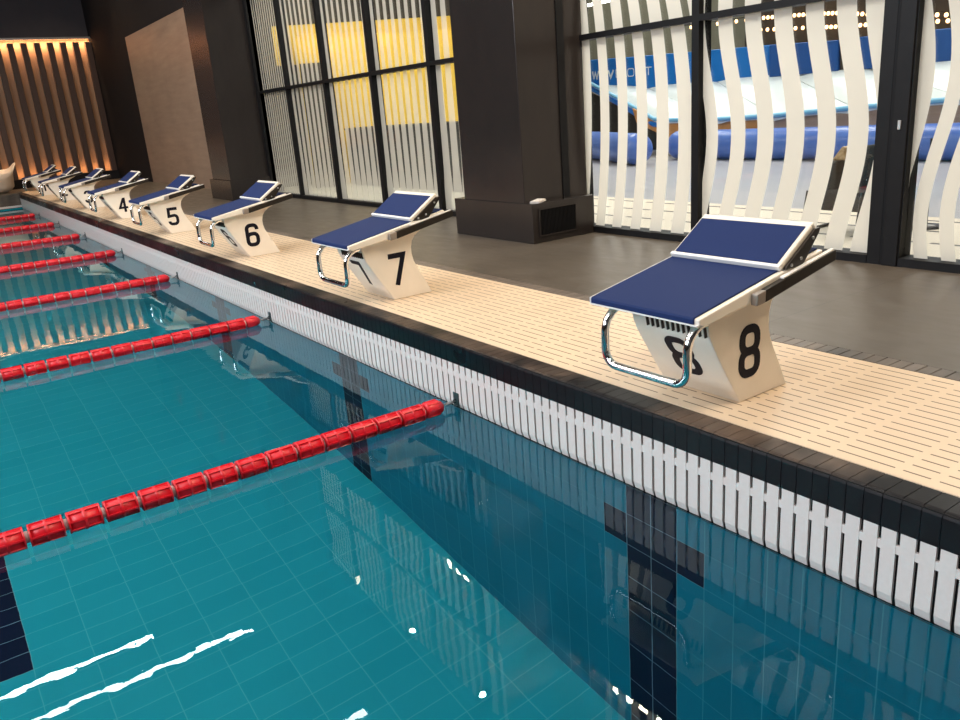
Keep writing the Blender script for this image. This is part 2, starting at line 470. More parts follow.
def pillar(name, y0, y1, x0, base, label):
    p = empty(name, (x0, y0, ZD)); struct(p, label)
    mb = MB(); mb.box(0, 2.66 - x0, 0, y1 - y0, .29, ZC - ZD); mb.build('shaft', 'dark_panel', p, bevel=.006)
    return p
pl = pillar('pillar', 3.17, 4.02, 1.99, True, 'dark laminate pillar with a boxed base and black grille')
mb = MB(); mb.box(-.015, .63, -.11, .99, 0, .313); mb.build('base', 'dark_panel', pl, bevel=.004)
# grille in the face towards the camera (frame + louvres)
mb = MB()
gx0, gx1, gz0, gz1 = .055, .425, .062, .262
for a in ((gx0, gx1, gz1, gz1 + .012), (gx0, gx1, gz0 - .012, gz0), (gx0 - .012, gx0, gz0 - .012, gz1 + .012), (gx1, gx1 + .012, gz0 - .012, gz1 + .012)):
    mb.box(a[0], a[1], -.122, -.108, a[2], a[3])
gf = mb.build('grille_frame', 'dark_panel', pl)
mb = MB(); mb.box(gx0, gx1, -.1125, -.109, gz0, gz1)
for i in range(26):
    x = gx0 + (gx1 - gx0) * (i + .5) / 26
    mb.box(x - .0022, x + .0022, -.118, -.112, gz0, gz1)
mb.build('grille', 'slot_dark', gf)
mb = MB(); mb.box(.40, .47, -.012, .0, .313, ZC - ZD); mb.build('shadow_gap', 'slot_dark', pl)
pf = pillar('pillar', 10.33, 11.2, 2.0, True, 'dark laminate pillar beside the wood panel')
mb = MB(); mb.box(-.03, .6, -.06, .95, 0, .30); mb.build('base', 'dark_panel', pf, bevel=.004)

# ------------------------------------------------------------------ window wall
MW, MD = .062, .128
def interp(tab, z):
    """tab: list of (z, y), smooth enough linear interpolation with end slopes"""
    t = sorted(tab)
    if z <= t[0][0]: a, b = t[0], t[1]
    elif z >= t[-1][0]: a, b = t[-2], t[-1]
    else:
        for a, b in zip(t, t[1:]):
            if a[0] <= z <= b[0]: break
    return a[1] + (b[1] - a[1]) * (z - a[0]) / (b[0] - a[0])
GX = 2.685
ZT0, ZT1 = 1.835, 1.877
def stripes_mesh(par, bands, ya, yb, zsegs=46, z0=.38, z1=ZL, m='frost'):
    """bands: list of functions z -> (centre y, width); clipped to the pane"""
    mb = MB()
    for fn in bands:
        prev = None
        for i in range(zsegs + 1):
            z = z0 + (z1 - z0) * i / zsegs
            c, w = fn(z); a, b = max(min(c - w / 2, yb), ya), max(min(c + w / 2, yb), ya)
            if prev and (b - a > .001 or prev[2] - prev[1] > .001):
                x0, x1 = GX - .0065, GX - .0055
                z_, a_, b_ = prev
                mb.add([(x0, a_, z_), (x0, b_, z_), (x0, b, z), (x0, a, z)], [(0, 1, 2, 3)])
            prev = (z, a, b)
    o = mb.build('frosted_stripes', m, par)
    o['label'] = 'cream frosted stripes on the glass'
def window(n, ya, yb, bands, kind='window', z1=ZL, m='frost'):
    """pane between ya and yb (clear opening)"""
    w = empty('%s_%d' % (kind, n), (0, 0, 0)); struct(w)
    mb = MB(); mb.box(GX, GX + .008, ya, yb, .37, z1); mb.build('pane', 'glass', w)
    mb = MB(); mb.box(XW, XW + MD, ya, yb, ZT0, ZT1); mb.build('transom', 'frame', w)
    mb = MB(); mb.box(XW - .004, XW + MD, ya, yb, ZD, .378); mb.build('sill', 'frame', w)
    mb = MB(); mb.box(XW, XW + MD, yb, yb + MW, ZD, z1); mb.build('mullion', 'frame', w)
    stripes_mesh(w, bands, ya, yb, z1=z1, m=m)
    return w
# left run: straight tapering stripes. mullion far edges:
ml = [9.265, 8.02, 6.75, 5.483, 4.22]
def taper(y, pitch, wtop, wbot):
    def fn(z):
        t = min(max((z - .80) / 2.2, 0), 1)
        w = wbot - .18 + (wtop - wbot + .18) * t
        if z < .80: w = wbot - .18 + (.22) * min((.80 - z) / .22, 1)
        return y, pitch * min(w, .97)
    return fn
def left_bands(ya, yb, n, wt, wb):
    p = (yb - ya) / n
    return [taper(ya + p * (i + .5) , p, wt, wb) for i in range(n)]
window(1, 9.265, 10.24, left_bands(9.265, 10.24, 12, .42, .80), m='frost_thin')
window(2, 8.02, 9.203, left_bands(8.02, 9.203, 8, .40, .88), m='frost_thin')
window(3, 6.75, 7.958, left_bands(6.75, 7.958, 8, .38, .92), m='frost_thin')
window(4, 5.483, 6.688, left_bands(5.483, 6.688, 8, .38, .92), m='frost_thin')
window(5, 4.22, 5.421, left_bands(4.22, 5.421, 7, .42, .94), m='frost_thin')
# jamb beside far pillar
mb = MB(); mb.box(XW - .03, XW + MD, 10.24, 10.34, ZD, ZC); struct(mb.build('trim_7', 'frame'))
# right run pane 1 measured
zt = [2.01, 1.68, 1.41, 1.14, .76, .49]
b1 = [[3.168, 3.148, 3.150, 3.157, 3.204, 3.231], [2.996, 2.962, 2.952, 2.956, 2.993, 3.023], [2.806, 2.764, 2.756, 2.756, 2.798, 2.828],
      [2.62, 2.578, 2.553, 2.553, 2.582, 2.625], [2.429, 2.385, 2.354, 2.345, 2.37, 2.414], [2.251, 2.186, 2.15, 2.135, 2.152, 2.193]]
w1 = [.097, .101, .104, .107, .118, .126]
def smoothtab(ys):
    # quadratic least squares in z gives a smooth bow
    n = 3
    A = [[sum(z ** (i + j) for z in zt) for j in range(n)] for i in range(n)]
    B = [sum(y * z ** i for z, y in zip(zt, ys)) for i in range(n)]
    for i in range(n):
        for k in range(i + 1, n):
            f = A[k][i] / A[i][i]
            A[k] = [a - f * b for a, b in zip(A[k], A[i])]; B[k] -= f * B[i]
    c = [0] * n
    for i in reversed(range(n)):
        c[i] = (B[i] - sum(A[i][j] * c[j] for j in range(i + 1, n))) / A[i][i]
    return lambda z: c[0] + c[1] * min(z, 2.2) + c[2] * min(z, 2.2) ** 2 + max(0, z - 2.2) * (c[1] + 2 * c[2] * 2.2) * .5
def measured(ys, w):
    g = smoothtab(ys); return lambda z: (g(z), w)
bands1 = [measured(y, w) for y, w in zip(b1, w1)] + [measured([y - .185 for y in b1[-1]], .12)]
window(6, 2.04, 3.25, bands1)
mb = MB(); mb.box(XW - .02, XW + MD, 3.20, 3.30, ZD, ZC); struct(mb.build('trim_8', 'frame'))
def wave(yc, z0, A, w):
    return lambda z: (yc + A * (1 - math.cos(2 * PI * (z - z0) / 1.62)), w)
bands2 = [wave(y, 1.07, .062, w) for y, w in ((1.895, .10), (1.678, .116), (1.464, .122), (1.245, .127), (1.03, .12), (.828, .124), (.655, .12))]
window(7, .697, 1.978, bands2)
# the glazed door and the bay beyond the frame edge
bands3 = [wave(.463, 1.38, .055, .088), wave(.302, 1.42, .062, .078), wave(.150, 1.46, .066, .08), wave(0., 1.5, .07, .08), wave(-.15, 1.54, .07, .08), wave(-.3, 1.58, .07, .08)]
dr = window(1, -.45, .505, bands3, 'door')
mb = MB(); mb.box(XW - .012, XW + MD, .512, .60, ZD, ZC); ds = mb.build('door_stile', 'frame', dr, bevel=.004)
mb = MB(); mb.box(XW - .02, XW - .01, .545, .563, 1.10, 1.15); mb.build('door_lock', 'alu', dr, bevel=.002)
mb = MB(); mb.box(XW, XW + MD, .62, .697, ZD, ZC); mb.build('door_jamb', 'frame', dr)
mb = MB(); mb.box(XW + .002, XW + MD, .60, .62, ZD, ZC); mb.build('door_seal', 'slot_dark', dr)
window(8, -1.75, -.502, [wave(-.55 - .17 * i, 1.6, .06, .09) for i in range(8)])
window(9, -3.05, -1.802, [wave(-1.9 - .17 * i, 1.6, .06, .09) for i in range(8)])
window(10, -5.0, -3.102, [wave(-3.2 - .17 * i, 1.6, .06, .09) for i in range(12)])

# fascia between the lower and the upper glazing, and the upper glazing
mb = MB(); mb.box(XW - .01, 2.74, -5, 10.34, ZL, ZU0); struct(mb.build('wall_right_fascia', 'frame'))
mb = MB(); mb.box(XW - .01, 2.74, -5, 10.34, ZU1, ZC); struct(mb.build('wall_right_header', 'frame'))
def upper(n, ya, yb, bands, m='frost'):
    w = empty('window_%d' % n, (0, 0, 0)); struct(w)
    mb = MB(); mb.box(GX, GX + .008, ya, yb, ZU0, ZU1); mb.build('pane', 'glass', w)
    mb = MB(); mb.box(XW, XW + MD, ya, yb, ZUT - .03, ZUT + .03); mb.build('transom', 'frame', w)
    mb = MB(); mb.box(XW, XW + MD, yb, yb + MW, ZU0, ZU1); mb.build('mullion', 'frame', w)
    stripes_mesh(w, bands, ya, yb, zsegs=12, z0=ZU0, z1=ZU1, m=m)
edges = [9.265, 8.02, 6.75, 5.483, 4.22]
tops = [10.24, 9.203, 7.958, 6.688, 5.421]
for i, (a, b) in enumerate(zip(edges, tops)):
    nb = 9 - i; p_ = (b - a) / nb
    upper(11 + i, a, b, [(lambda z, y=a + p_ * (j + .5), p=p_: (y, p * .5)) for j in range(nb)])
for i, (a, b) in enumerate(((2.04, 3.2), (.75, 1.978), (-.5, .70), (-1.75, -.55), (-5.0, -1.8))):
    nb = max(round((b - a) / .2), 1); p_ = (b - a) / nb
    upper(16 + i, a, b, [(lambda z, y=a + p_ * (j + .5), p=p_: (y + .03 * math.sin(z * 3), p * .55)) for j in range(nb)])

# ------------------------------------------------------------------ starting blocks
def rrect(w, h, r, n=5, cx=0, cy=0):
    x, y = w / 2, h / 2
    p = []
    for sx, sy, a in ((1, 1, 0), (-1, 1, 90), (-1, -1, 180), (1, -1, 270)):
        p += arc(cx + sx * (x - r), cy + sy * (y - r), r, a, a + 90, n)
    return p
def digit(mb, d, W, H, xf, s=.031):
    cnt = [0]
    def ribbon(mb, path, w, closed, xf_):
        cnt[0] += 1; ribbon_(mb, path, w, closed, xf_, .0010 + .0004 * cnt[0])
    """condensed bold numeral, W x H, lower-left at (0,0)"""
    w, h = W - s, H - s; c = s / 2; r = min(w * .42, .032)
    def T(p): return [(a + c, b + c) for a, b in p]
    m = h * .5
    if d == '8':
        ribbon(mb, T(rrect(w * .94, h - m, r, cx=w / 2, cy=(h + m) / 2)), s, True, xf)
        ribbon(mb, T(rrect(w, m, r, cx=w / 2, cy=m / 2)), s, True, xf)
    elif d == '6':
        ribbon(mb, T(rrect(w, h * .56, r, cx=w / 2, cy=h * .28)), s, True, xf)
        ribbon(mb, T([(0, h * .28), (0, h - r)] + arc(r, h - r, r, 180, 90) + arc(w - r, h - r, r, 90, 0) + [(w, h * .76)]), s, False, xf)
    elif d == '7':
        ribbon(mb, T([(-c, h), (w, h), (w * .36, -c)]), s, False, xf)
    elif d == '5':
        ribbon(mb, T([(w + c * .6, h), (w * .05, h), (0, h * .53), (w - r, h * .56)] + arc(w - r, h * .56 - r, r, 90, 0)[1:] + arc(w - r, r, r, 0, -90) + arc(r, r, r, 270, 180) + [(0, h * .2)]), s, False, xf)
    elif d == '4':
        ribbon(mb, T([(w * .74, -c), (w * .74, h + c * .6)]), s, False, xf)
        ribbon(mb, T([(w * .66, h), (0, h * .26), (w + c, h * .26)]), s * .9, False, xf)
    elif d == '3':
        ribbon(mb, T([(0, h * .8), (0, h - r)] + arc(r, h - r, r, 180, 90) + arc(w - r, h - r, r, 90, 0) + [(w, h * .62)] + arc(w - r * .7, h * .62 - r * .2, r * .7, 0, -90)[1:] + [(w * .4, h * .51), (w - r * .7, h * .49)] + arc(w - r, h * .46 - r, r, 80, 0) + arc(w - r, r, r, 0, -90) + arc(r, r, r, 270, 180) + [(0, h * .22)]), s, False, xf)
    elif d == '2':
        ribbon(mb, T([(0, h * .74), (0, h - r)] + arc(r, h - r, r, 180, 90) + arc(w - r, h - r, r, 90, 0) + [(w, h * .62), (w * .1, 0), (w + c, 0)]), s, False, xf)
    elif d == '1':
        ribbon(mb, T([(w * .1, h * .8), (w * .6, h), (w * .6, -c)]), s, False, xf)

def top_z(x): return .702 + .181 * (x + .002)       # upper face of the platform, water datum
FRONT = [(.098, .662), (.108, .612), (.126, .572), (.150, .532), (.207, .440), (.2795, ZD)]
BACK = [(.5475, ZD), (.505, .414), (.462, .492), (.440, .540), (.430, .585), (.430, .625), (.440, .662), (.462, .692), (.500, .716), (.560, .742), (.640, .768), (.655, .776)]
def front_point(t):
    """point at arc length t from the bottom along the straight front of the pedestal"""
    return None
def make_block():
    root = empty('starting_block', (0, 0, 0))
    Z = lambda z: z - ZD
    # pedestal
    mb = MB()
    poly = [(x, Z(z)) for x, z in FRONT + BACK] + [(.655, Z(top_z(.655) - .02)), (.098, Z(top_z(.098) - .02))]
    mb.prism(poly, -.199, .15, 'y', 0, True)
    ped = mb.build('pedestal', 'plastic_white', root, bevel=.004)
    # ventilation slits in the front
    mb = MB()
    for i in range(12):
        y = .071 - i * .0235
        xf = Matrix.Translation((.1005, y, Z(.622))) @ Matrix.Rotation(math.radians(-11), 4, 'Y')
        mb.box(-.0045, .006, -.0024, .0024, -.016, .02, 0, xf)
    mb.build('vent_slit', 'rail_dark', ped)['label'] = 'row of narrow dark slits'
    # platform: side flanges deepen towards the back
    mb = MB()
    prof = [(-.002, Z(.6815)), (-.004, Z(.700)), (0, Z(.702)), (.655, Z(top_z(.655))), (.655, Z(top_z(.655) - .046)), (.25, Z(.702)), (.02, Z(.672))]
    mb.prism(prof, -.250, .2475, 'y', 0)
    plat = mb.build('platform', 'plastic_white', root, bevel=.005)
    # blue pad lying on it, wrapping over the front edge
    mb = MB(); th = .006
    n = Vector((-.178, 0, .984))
    y0, y1 = -.230, .2445
    prof = [(-.010, Z(.683)), (-.010, Z(.700)), (-.006, Z(.7065))]
    prof += [(x, Z(top_z(x)) + th) for x in (.02, .3, .652)] + [(.652, Z(top_z(.652)) - .001), (.0, Z(.7005)), (-.0035, Z(.683))]
    mb.prism(prof, y0, y1, 'y', 0)
    mb.build('grip_pad', 'pad', root, bevel=.0025)
    # white strip under the pad front and along its far side
    mb = MB(); mb.box(-.0115, .004, -.248, .2475, Z(.6785), Z(.6835)); mb.prism([(-.011, Z(.6785)), (-.011, Z(.704)), (.655, Z(top_z(.655)) + .0045), (.655, Z(top_z(.655)) - .01)], .2446, .2495, 'y')
    mb.build('edge_strip', 'trim_white', root)
    # dark slide rails with grey end caps
    for s in (-1, 1):
        ya, yb = (-.2755, -.2515) if s < 0 else (.2497, .2735)
        mb = MB()
        mb.prism([(.300, Z(.7015)), (.302, Z(.7445)), (.700, Z(.816)), (.700, Z(.778))], ya, yb, 'y')
        rail = mb.build('slide_rail', 'rail_dark', root, bevel=.003)
        mb = MB(); mb.prism([(.252, Z(.697)), (.254, Z(.738)), (.3005, Z(.7445)), (.2985, Z(.7015))], ya - .001, yb + .001, 'y')
        mb.build('end_cap', 'cap_grey', rail, bevel=.004)
        mb = MB(); mb.prism([(.40, Z(.764)), (.40, Z(.769)), (.69, Z(.820)), (.69, Z(.815))], ya + .004, yb - .004, 'y')
        mb.build('top_groove', 'trim_white', rail)
    # adjustable footrest
    a = math.atan2(.119, .178); L = .216
    xf = Matrix.Translation((.421, 0, Z(.7895))) @ Matrix.Rotation(-a, 4, 'Y')
    mb = MB(); mb.box(0, L, -.240, .240, -.014, .010, 0, xf)
    mb.box(L - .004, L + .016, -.240, .240, -.030, .010, 0, xf)
    fr = mb.build('footrest', 'plastic_white', root, bevel=.007, seg=3)
    mb = MB(); mb.box(.012, L - .014, -.225, .230, .008, .0135, 0, xf); mb.build('footrest_pad', 'pad', fr, bevel=.002)
    mb = MB(); mb.box(-.004, .010, -.243, .243, -.006, .0145, 0, xf); mb.build('footrest_edge', 'trim_white', fr, bevel=.003)
    for s in (-1, 1):
        ya, yb = (-.252, -.2405) if s < 0 else (.2405, .252)
        mb = MB(); mb.prism([(.436, Z(.785)), (.446, Z(.797)), (.604, Z(.903)), (.632, Z(.905)), (.625, Z(.888)), (.545, Z(.795)), (.525, Z(.785))], ya, yb, 'y')
        br = mb.build('bracket', 'rail_dark', root, bevel=.002)
        for bx, bz in ((.468, .797), (.522, .812), (.588, .874)):
            mb = MB()
            t = Matrix.Translation((bx, ya if s < 0 else yb, Z(bz))) @ Matrix.Rotation(PI / 2, 4, 'X')
            mb.lathe([(0, -.003), (.006, -.003), (.006, .003), (0, .003)], 10, 0, t)
            mb.build('bolt', 'steel', br)
    # chrome backstroke grip bar
    yl, yr, R = .167, -.213, .055
    pts = [(.075, yl, Z(.672)), (.045, yl, Z(.668)), (.018, yl, Z(.655)), (-.006, yl, Z(.630)), (-.016, yl, Z(.600)), (-.017, yl, Z(.540))]
    zb = .470
    pts += [(-.017, yl - R + R * math.cos(math.radians(t)), Z(zb + R - R * math.sin(math.radians(t)))) for t in (0, 15, 30, 45, 60, 75, 90)]
    pts += [(-.017, yr + R - R * math.sin(math.radians(t)), Z(zb + R - R * math.cos(math.radians(t)))) for t in (0, 15, 30, 45, 60, 75, 90)]
    pts += [(-.017, yr, Z(.540)), (-.016, yr, Z(.600)), (-.006, yr, Z(.630)), (.018, yr, Z(.655)), (.045, yr, Z(.668)), (.075, yr, Z(.672))]
    mb = MB(); mb.tube(pts, .0148, 16)
    mb.build('grip_bar', 'chrome', root)
    return root
proto = make_block()
def add_numbers(root, d):
    Z = lambda z: z - ZD
    # numeral on the side that faces the camera: local x -> +x, local y -> +z
    mb = MB()
    xf = Matrix(((1, 0, 0, .264), (0, 0, -1, -.1994), (0, 1, 0, Z(.414)), (0, 0, 0, 1)))
    digit(mb, d, .118, .194, xf)
    mb.build('number', 'ink', root)['label'] = 'black numeral %s on the side' % d
    # numeral on the sloping front
    p0 = Vector((.2795, 0, Z(ZD))); p1 = Vector((.150, 0, Z(.532))); up = (p1 - p0).normalized()
    right = Vector((0, -1, 0)); nrm = right.cross(up)
    base = p0 + up * .100 + Vector((0, .030, 0)) + nrm * .0006
    xf = Matrix(((right.x, up.x, nrm.x, base.x), (right.y, up.y, nrm.y, base.y), (right.z, up.z, nrm.z, base.z), (0, 0, 0, 1)))
    mb = MB(); digit(mb, d, .124, .195, xf, .031)
    mb.build('number', 'ink', root)['label'] = 'black numeral %s on the front' % d
blk_lab = {8: 'nearest starting block, marked 8, navy pad above a cream pedestal',
           7: 'starting block marked 7, second nearest, with navy pad and chrome bar',
           6: 'starting block marked 6 standing between blocks 5 and 7',
           5: 'starting block marked 5 standing in front of the wood panel',
           4: 'starting block marked 4 standing between blocks 3 and 5',
           3: 'starting block marked 3, third from the far end of the row',
           2: 'starting block marked 2, last but one at the far end',
           1: 'starting block marked 1, farthest of the row by the corner'}
for i in range(8):
    b = proto if i == 0 else copy_tree(proto)
    b.location = (0, 2.5 * i, ZD + .001)
    tag(b, blk_lab[8 - i], 'starting block', 'starting blocks along the pool edge')
    BL = b
    if i == 0: continue
blocks = [o for o in COL.objects if o.name.startswith('starting_block')]
for b in blocks: add_numbers(b, str(8 - round(b.location.y / 2.5)))

# ------------------------------------------------------------------ lane ropes
def make_float():
    mb = MB(); L = .116; R = .043
    rot = Matrix.Rotation(PI / 2, 4, 'Y')
    # core with recessed pockets: rings at the ends and the middle, ridges along
    mb.lathe([(.010, -L / 2 + .002), (.0375, -L / 2 + .002), (.0375, L / 2 - .002), (.010, L / 2 - .002)], 24, 0, rot)
    for c, hw in ((-L / 2 + .003, .003), (0, .0055), (L / 2 - .003, .003)):
        mb.lathe([(.032, c - hw), (R, c - hw), (R, c + hw), (.032, c + hw)], 24, 0, rot)
    for k in range(7):
        a = 2 * PI * (k + .5) / 7
        xf = Matrix.Rotation(a, 4, 'X')
        mb.box(-L / 2, L / 2, -.0036, .0036, .030, R + .0006, 0, xf)
    return mb
f_src = make_float().build('float', 'red'); f_me = f_src.data
d_mb = MB(); d_mb.lathe([(0, -.0095), (.014, -.0095), (.022, -.005), (.022, .005), (.014, .0095), (0, .0095)], 14, 0, Matrix.Rotation(PI / 2, 4, 'Y'))
d_src = d_mb.build('spacer_disc', 'disc'); d_me = d_src.data
e_mb = MB(); e_mb.lathe([(0, .055), (.014, .054), (.026, .046), (.0385, .026), (.041, -.02), (.041, -.045), (.03, -.05), (0, -.05)], 24, 0, Matrix.Rotation(PI / 2, 4, 'Y'))
for k in range(8):
    e_mb.box(-.045, .02, -.003, .003, .03, .0435, 0, Matrix.Rotation(2 * PI * (k + .5) / 8, 4, 'X'))
e_src = e_mb.build('end_float', 'red'); e_me = e_src.data
for o in (f_src, d_src, e_src): bpy.data.objects.remove(o)
c_mb = MB(); c_mb.tube([(-6.2, 0, 0), (-.012, 0, .004)], .0035, 8)
c_mb.tube([(-.075, 0, 0), (-.055, 0, 0), (-.04, 0, .002), (-.02, 0, .003)], [.004, .009, .009, .004], 8)
cable_me = c_mb.build('cable', 'steel'); cm = cable_me.data; bpy.data.objects.remove(cable_me)
h_mb = MB(); h_mb.box(-.0045, -.0005, -.022, .022, -.022, .045)
h_mb.tube([(-.004, 0, .012), (-.016, 0, .012), (-.022, 0, .004), (-.016, 0, -.004), (-.006, 0, -.004)], .004, 8)
hook = h_mb.build('wall_hook', 'bracket'); hm = hook.data; bpy.data.objects.remove(hook)
def part(name, me, par, loc=(0, 0, 0), rx=0):
    o = bpy.data.objects.new(name, me); COL.objects.link(o); o.parent = par; o.location = loc; o.rotation_euler = (rx, 0, 0); return o
PITCH = .1305
NFL = [26, 24, 22, 20, 18, 17, 16]
for k in range(7):
    y = 1.25 + 2.5 * k
    rp = empty('lane_rope', (0, y, .030))
    a, b = 8 - k, 7 - k
    extra = {0: 'nearest red lane rope, ', 6: 'farthest red lane rope, '}.get(k, 'red lane rope ')
    tag(rp, extra + 'hooked to the wall between blocks %d and %d' % (a, b), 'lane rope', 'red lane ropes floating on the pool')
    part('cable', cm, rp); part('wall_hook', hm, rp)
    part('end_float', e_me, rp, (-.138, 0, 0), .2)
    part('spacer_disc', d_me, rp, (-.1965, 0, 0))
    rnd = random.Random(k)
    for i in range(NFL[k] + 8):
        x = -.2625 - PITCH * i
        part('float', f_me, rp, (x, 0, -.002 + .002 * math.sin(i * .7 + k)), rnd.uniform(-.5, .5) if i % 3 else .15)
        part('spacer_disc', d_me, rp, (x - PITCH / 2, 0, 0))

# ------------------------------------------------------------------ far end: slatted wall, lounge chair
sw = empty('slatted_wall', (0, 21.55, ZD)); 
tag(sw, 'dark wooden slat wall glowing with warm light strips at the far end', 'wall panel')
def zz(z): return z - ZD
mb = MB(); mb.box(-6, 2.60, -.03, .03, zz(.55), zz(3.82)); mb.build('backing_board', 'wood_back', sw)
NS = 22
for i in range(NS):
    x1 = 2.615 - .292 * i
    mb = MB(); mb.box(x1 - .135, x1, -.15, -.03, zz(.52), zz(3.72)); mb.build('slat', 'wood_slat', sw, bevel=.004, seg=1)
mb = MB(); mb.box(-6, 2.62, -.17, -.155, zz(3.79), zz(3.83)); mb.box(-6, 2.62, -.155, .03, zz(3.82), zz(3.84)); mb.build('light_track', 'alu', sw)
mb = MB(); mb.box(-6, 2.60, -.14, -.05, zz(3.80), zz(3.815)); mb.build('light_strip', 'led', sw)['label'] = 'warm light strip along the top'
mb = MB(); mb.box(-6, 2.60, -.13, -.05, zz(.50), zz(.515)); mb.build('light_strip', 'led', sw)['label'] = 'warm light strip along the bottom'
mb = MB(); mb.box(-6, 2.62, -.25, .04, zz(ZD), zz(.495)); mb.box(-6, 2.62, -.25, -.19, zz(.49), zz(.545)); mb.build('plinth', 'ceiling', sw)

def lounge():
    root = empty('lounge_chair', (-.52, 20.15, ZD))
    tag(root, 'cream curved shell lounge chair in front of the slat wall', 'chair')
    n = 48; rows = []
    def rim(th):  # height of the rim, pointed wing towards +x
        c = math.cos(th)
        return .44 + .22 * max(0, c) ** 6 + .10 * max(0, math.sin(th)) ** 2
    prof = [(.30, 0), (.40, .03), (.50, .14), (.56, .30), (.60, .7), (.69, 1.)]
    mb = MB(); vs = []
    for r, t in prof:
        for k in range(n):
            th = 2 * PI * k / n
            h = t * rim(th) if t > .31 else t * .44
            vs.append((r * math.cos(th), r * .9 * math.sin(th), h))
    m = len(prof)
    inner = [(r - .035, t) for r, t in prof[2:]][::-1]
    for r, t in inner:
        for k in range(n):
            th = 2 * PI * k / n
            h = t * rim(th) if t > .31 else t * .44
            vs.append((r * math.cos(th), r * .9 * math.sin(th), max(h - .004, .1)))
    fs = []
    for i in range(m + len(inner) - 1):
        for k in range(n): l = (k + 1) % n; fs.append((i * n + k, i * n + l, (i + 1) * n + l, (i + 1) * n + k))
    fs.append(tuple(range(n))[::-1])
    mb.add(vs, fs, 0, True); mb.build('shell', 'chair_shell', root)
    mb = MB(); mb.lathe([(0, .10), (.44, .10), (.47, .16), (.45, .23), (.30, .26), (0, .265)], 32); mb.build('cushion', 'chair_cloth', root)
lounge()

# leaflet on the pillar base
lf = empty('leaflet', (2.085, 3.118, ZD + .3132))
tag(lf, 'small white folded leaflet lying on the base of the pillar', 'leaflet')
mb = MB()
xr = Matrix.Rotation(.35, 4, 'Z')
for i in range(3):
    mb.prism([(-.055, .006 * i), (0, .003 + .006 * i), (.055, .009 + .006 * i), (.055, .0115 + .006 * i), (0, .0055 + .006 * i), (-.055, .0025 + .006 * i)], -.045 + .004 * i, .045 - .002 * i, 'y', 0, False, xr)
mb.build('sheet', 'paper', lf)

# ------------------------------------------------------------------ hall behind the glass
mb = MB(); mb.box(2.76, 4.40, -6, 5.2, ZD - .1, ZD); struct(mb.build('floor_hall_grating', 'hall_grating'))
mb = MB(); mb.box(4.40, 14.2, -6, 16, ZD - .1, ZD - .001); struct(mb.build('floor_hall', 'hall_floor'))
mb = MB(); mb.box(2.76, 4.40, 5.2, 16, ZD - .1, ZD); struct(mb.build('floor_lobby', 'lobby_floor'))
mb = MB(); mb.box(14.0, 14.2, -6, 16, ZD - .1, 6.9); struct(mb.build('wall_hall_back', 'hall_olive'))
mb = MB(); mb.box(2.76, 14.2, -6.2, -6, ZD - .1, 6.9); struct(mb.build('wall_hall_near', 'hall_olive'))
mb = MB(); mb.box(2.76, 14.2, 15.8, 16, ZD - .1, 6.9); struct(mb.build('wall_hall_far', 'hall_olive'))
mb = MB(); mb.box(2.74, 14.2, -6.2, 16, 6.7, 6.9); struct(mb.build('ceiling_hall', 'hall_olive'))
mb = MB(); mb.box(2.74, 2.86, -6.2, 16, 6.2, 6.9); struct(mb.build('wall_hall_front', 'dark_panel'))
mb = MB(); mb.box(2.74, 2.86, -6.2, 16, ZL, ZU0); struct(mb.build('wall_hall_band', 'dark_panel'))
mb = MB(); mb.box(2.85, 3.05, 10.9, 16, ZD, 6.7); struct(mb.build('wall_lobby_side', 'lobby_dark'))

mb = MB(); mb.box(12.35, 12.6, -6, 9.0, 2.0, 6.7); struct(mb.build('wall_hall_bulkhead', 'lobby_dark'))
# lobby: dark counter, yellow wall beyond it
ct = empty('reception_counter', (4.05, 7.0, ZD))
tag(ct, 'long dark counter behind the striped glass under the yellow wall', 'counter')
mb = MB(); mb.box(0, .5, -1.6, 3.4, 0, .875); mb.build('body', 'counter', ct)
mb = MB(); mb.box(-.03, .53, -1.63, 3.43, .875, .905); mb.build('worktop', 'counter', ct, bevel=.004)
ya = math.radians(-24)
yw = empty('wall_lobby_yellow', (4.75, 10.47, 0)); yw.rotation_euler = (0, 0, ya); struct(yw, 'yellow lobby wall with a dim band above')
mb = MB(); mb.box(-1.25, 2.6, 0, .12, ZD, 2.66); mb.build('wall_face', 'yellow', yw)
mb = MB(); mb.box(-1.6, 2.6, .35, .47, 2.3, 2.90); mb.build('wall_upper', 'yellow', yw)
mb = MB(); mb.box(-2.2, 3.2, .5, .6, ZD, 5); mb.build('wall_backing', 'lobby_dark', yw)
mb = MB(); mb.box(-1.22, -.78, -.35, -.03, ZD, 2.26); struct(mb.build('pillar_lobby', 'lobby_dark', None, loc=(4.75, 10.47, 0))).rotation_euler = (0, 0, ya)

# wave simulator
ws = empty('wave_simulator', (9.5, 7, ZD))
tag(ws, 'blue and white padded surf ramp behind the glass with a lettered banner', 'surf ramp')
W = lambda p: (p[0] - 9.5, p[1] - 7, p[2] - ZD)
def slab(name, poly, d, m, bev=.01):
    """thick panel from world points, thickened along +x"""
    mb = MB(); n = len(poly)
    vs = [W(p) for p in poly] + [W((p[0] + d, p[1], p[2])) for p in poly]
    mb.add(vs, [tuple(range(n)), tuple(range(n, 2 * n))[::-1]] + [(i, (i + 1) % n, n + (i + 1) % n, n + i) for i in range(n)])
    return mb.build(name, m, ws, bevel=bev, seg=1)
bn = slab('banner', [(10, 11.61, 2.165), (10, 9.945, 2.101), (10, 8.923, 2.07), (10, 6.74, 2.0), (10, 6.72, 1.45), (10, 10.465, 1.45), (10, 11.622, 1.93)], .12, 'blue_banner')
slab('side_banner', [(9.9, 6.665, 1.998), (9.9, 5.464, 1.944), (9.9, 5.437, 1.5), (9.9, 6.647, 1.5)], .15, 'navy_banner')
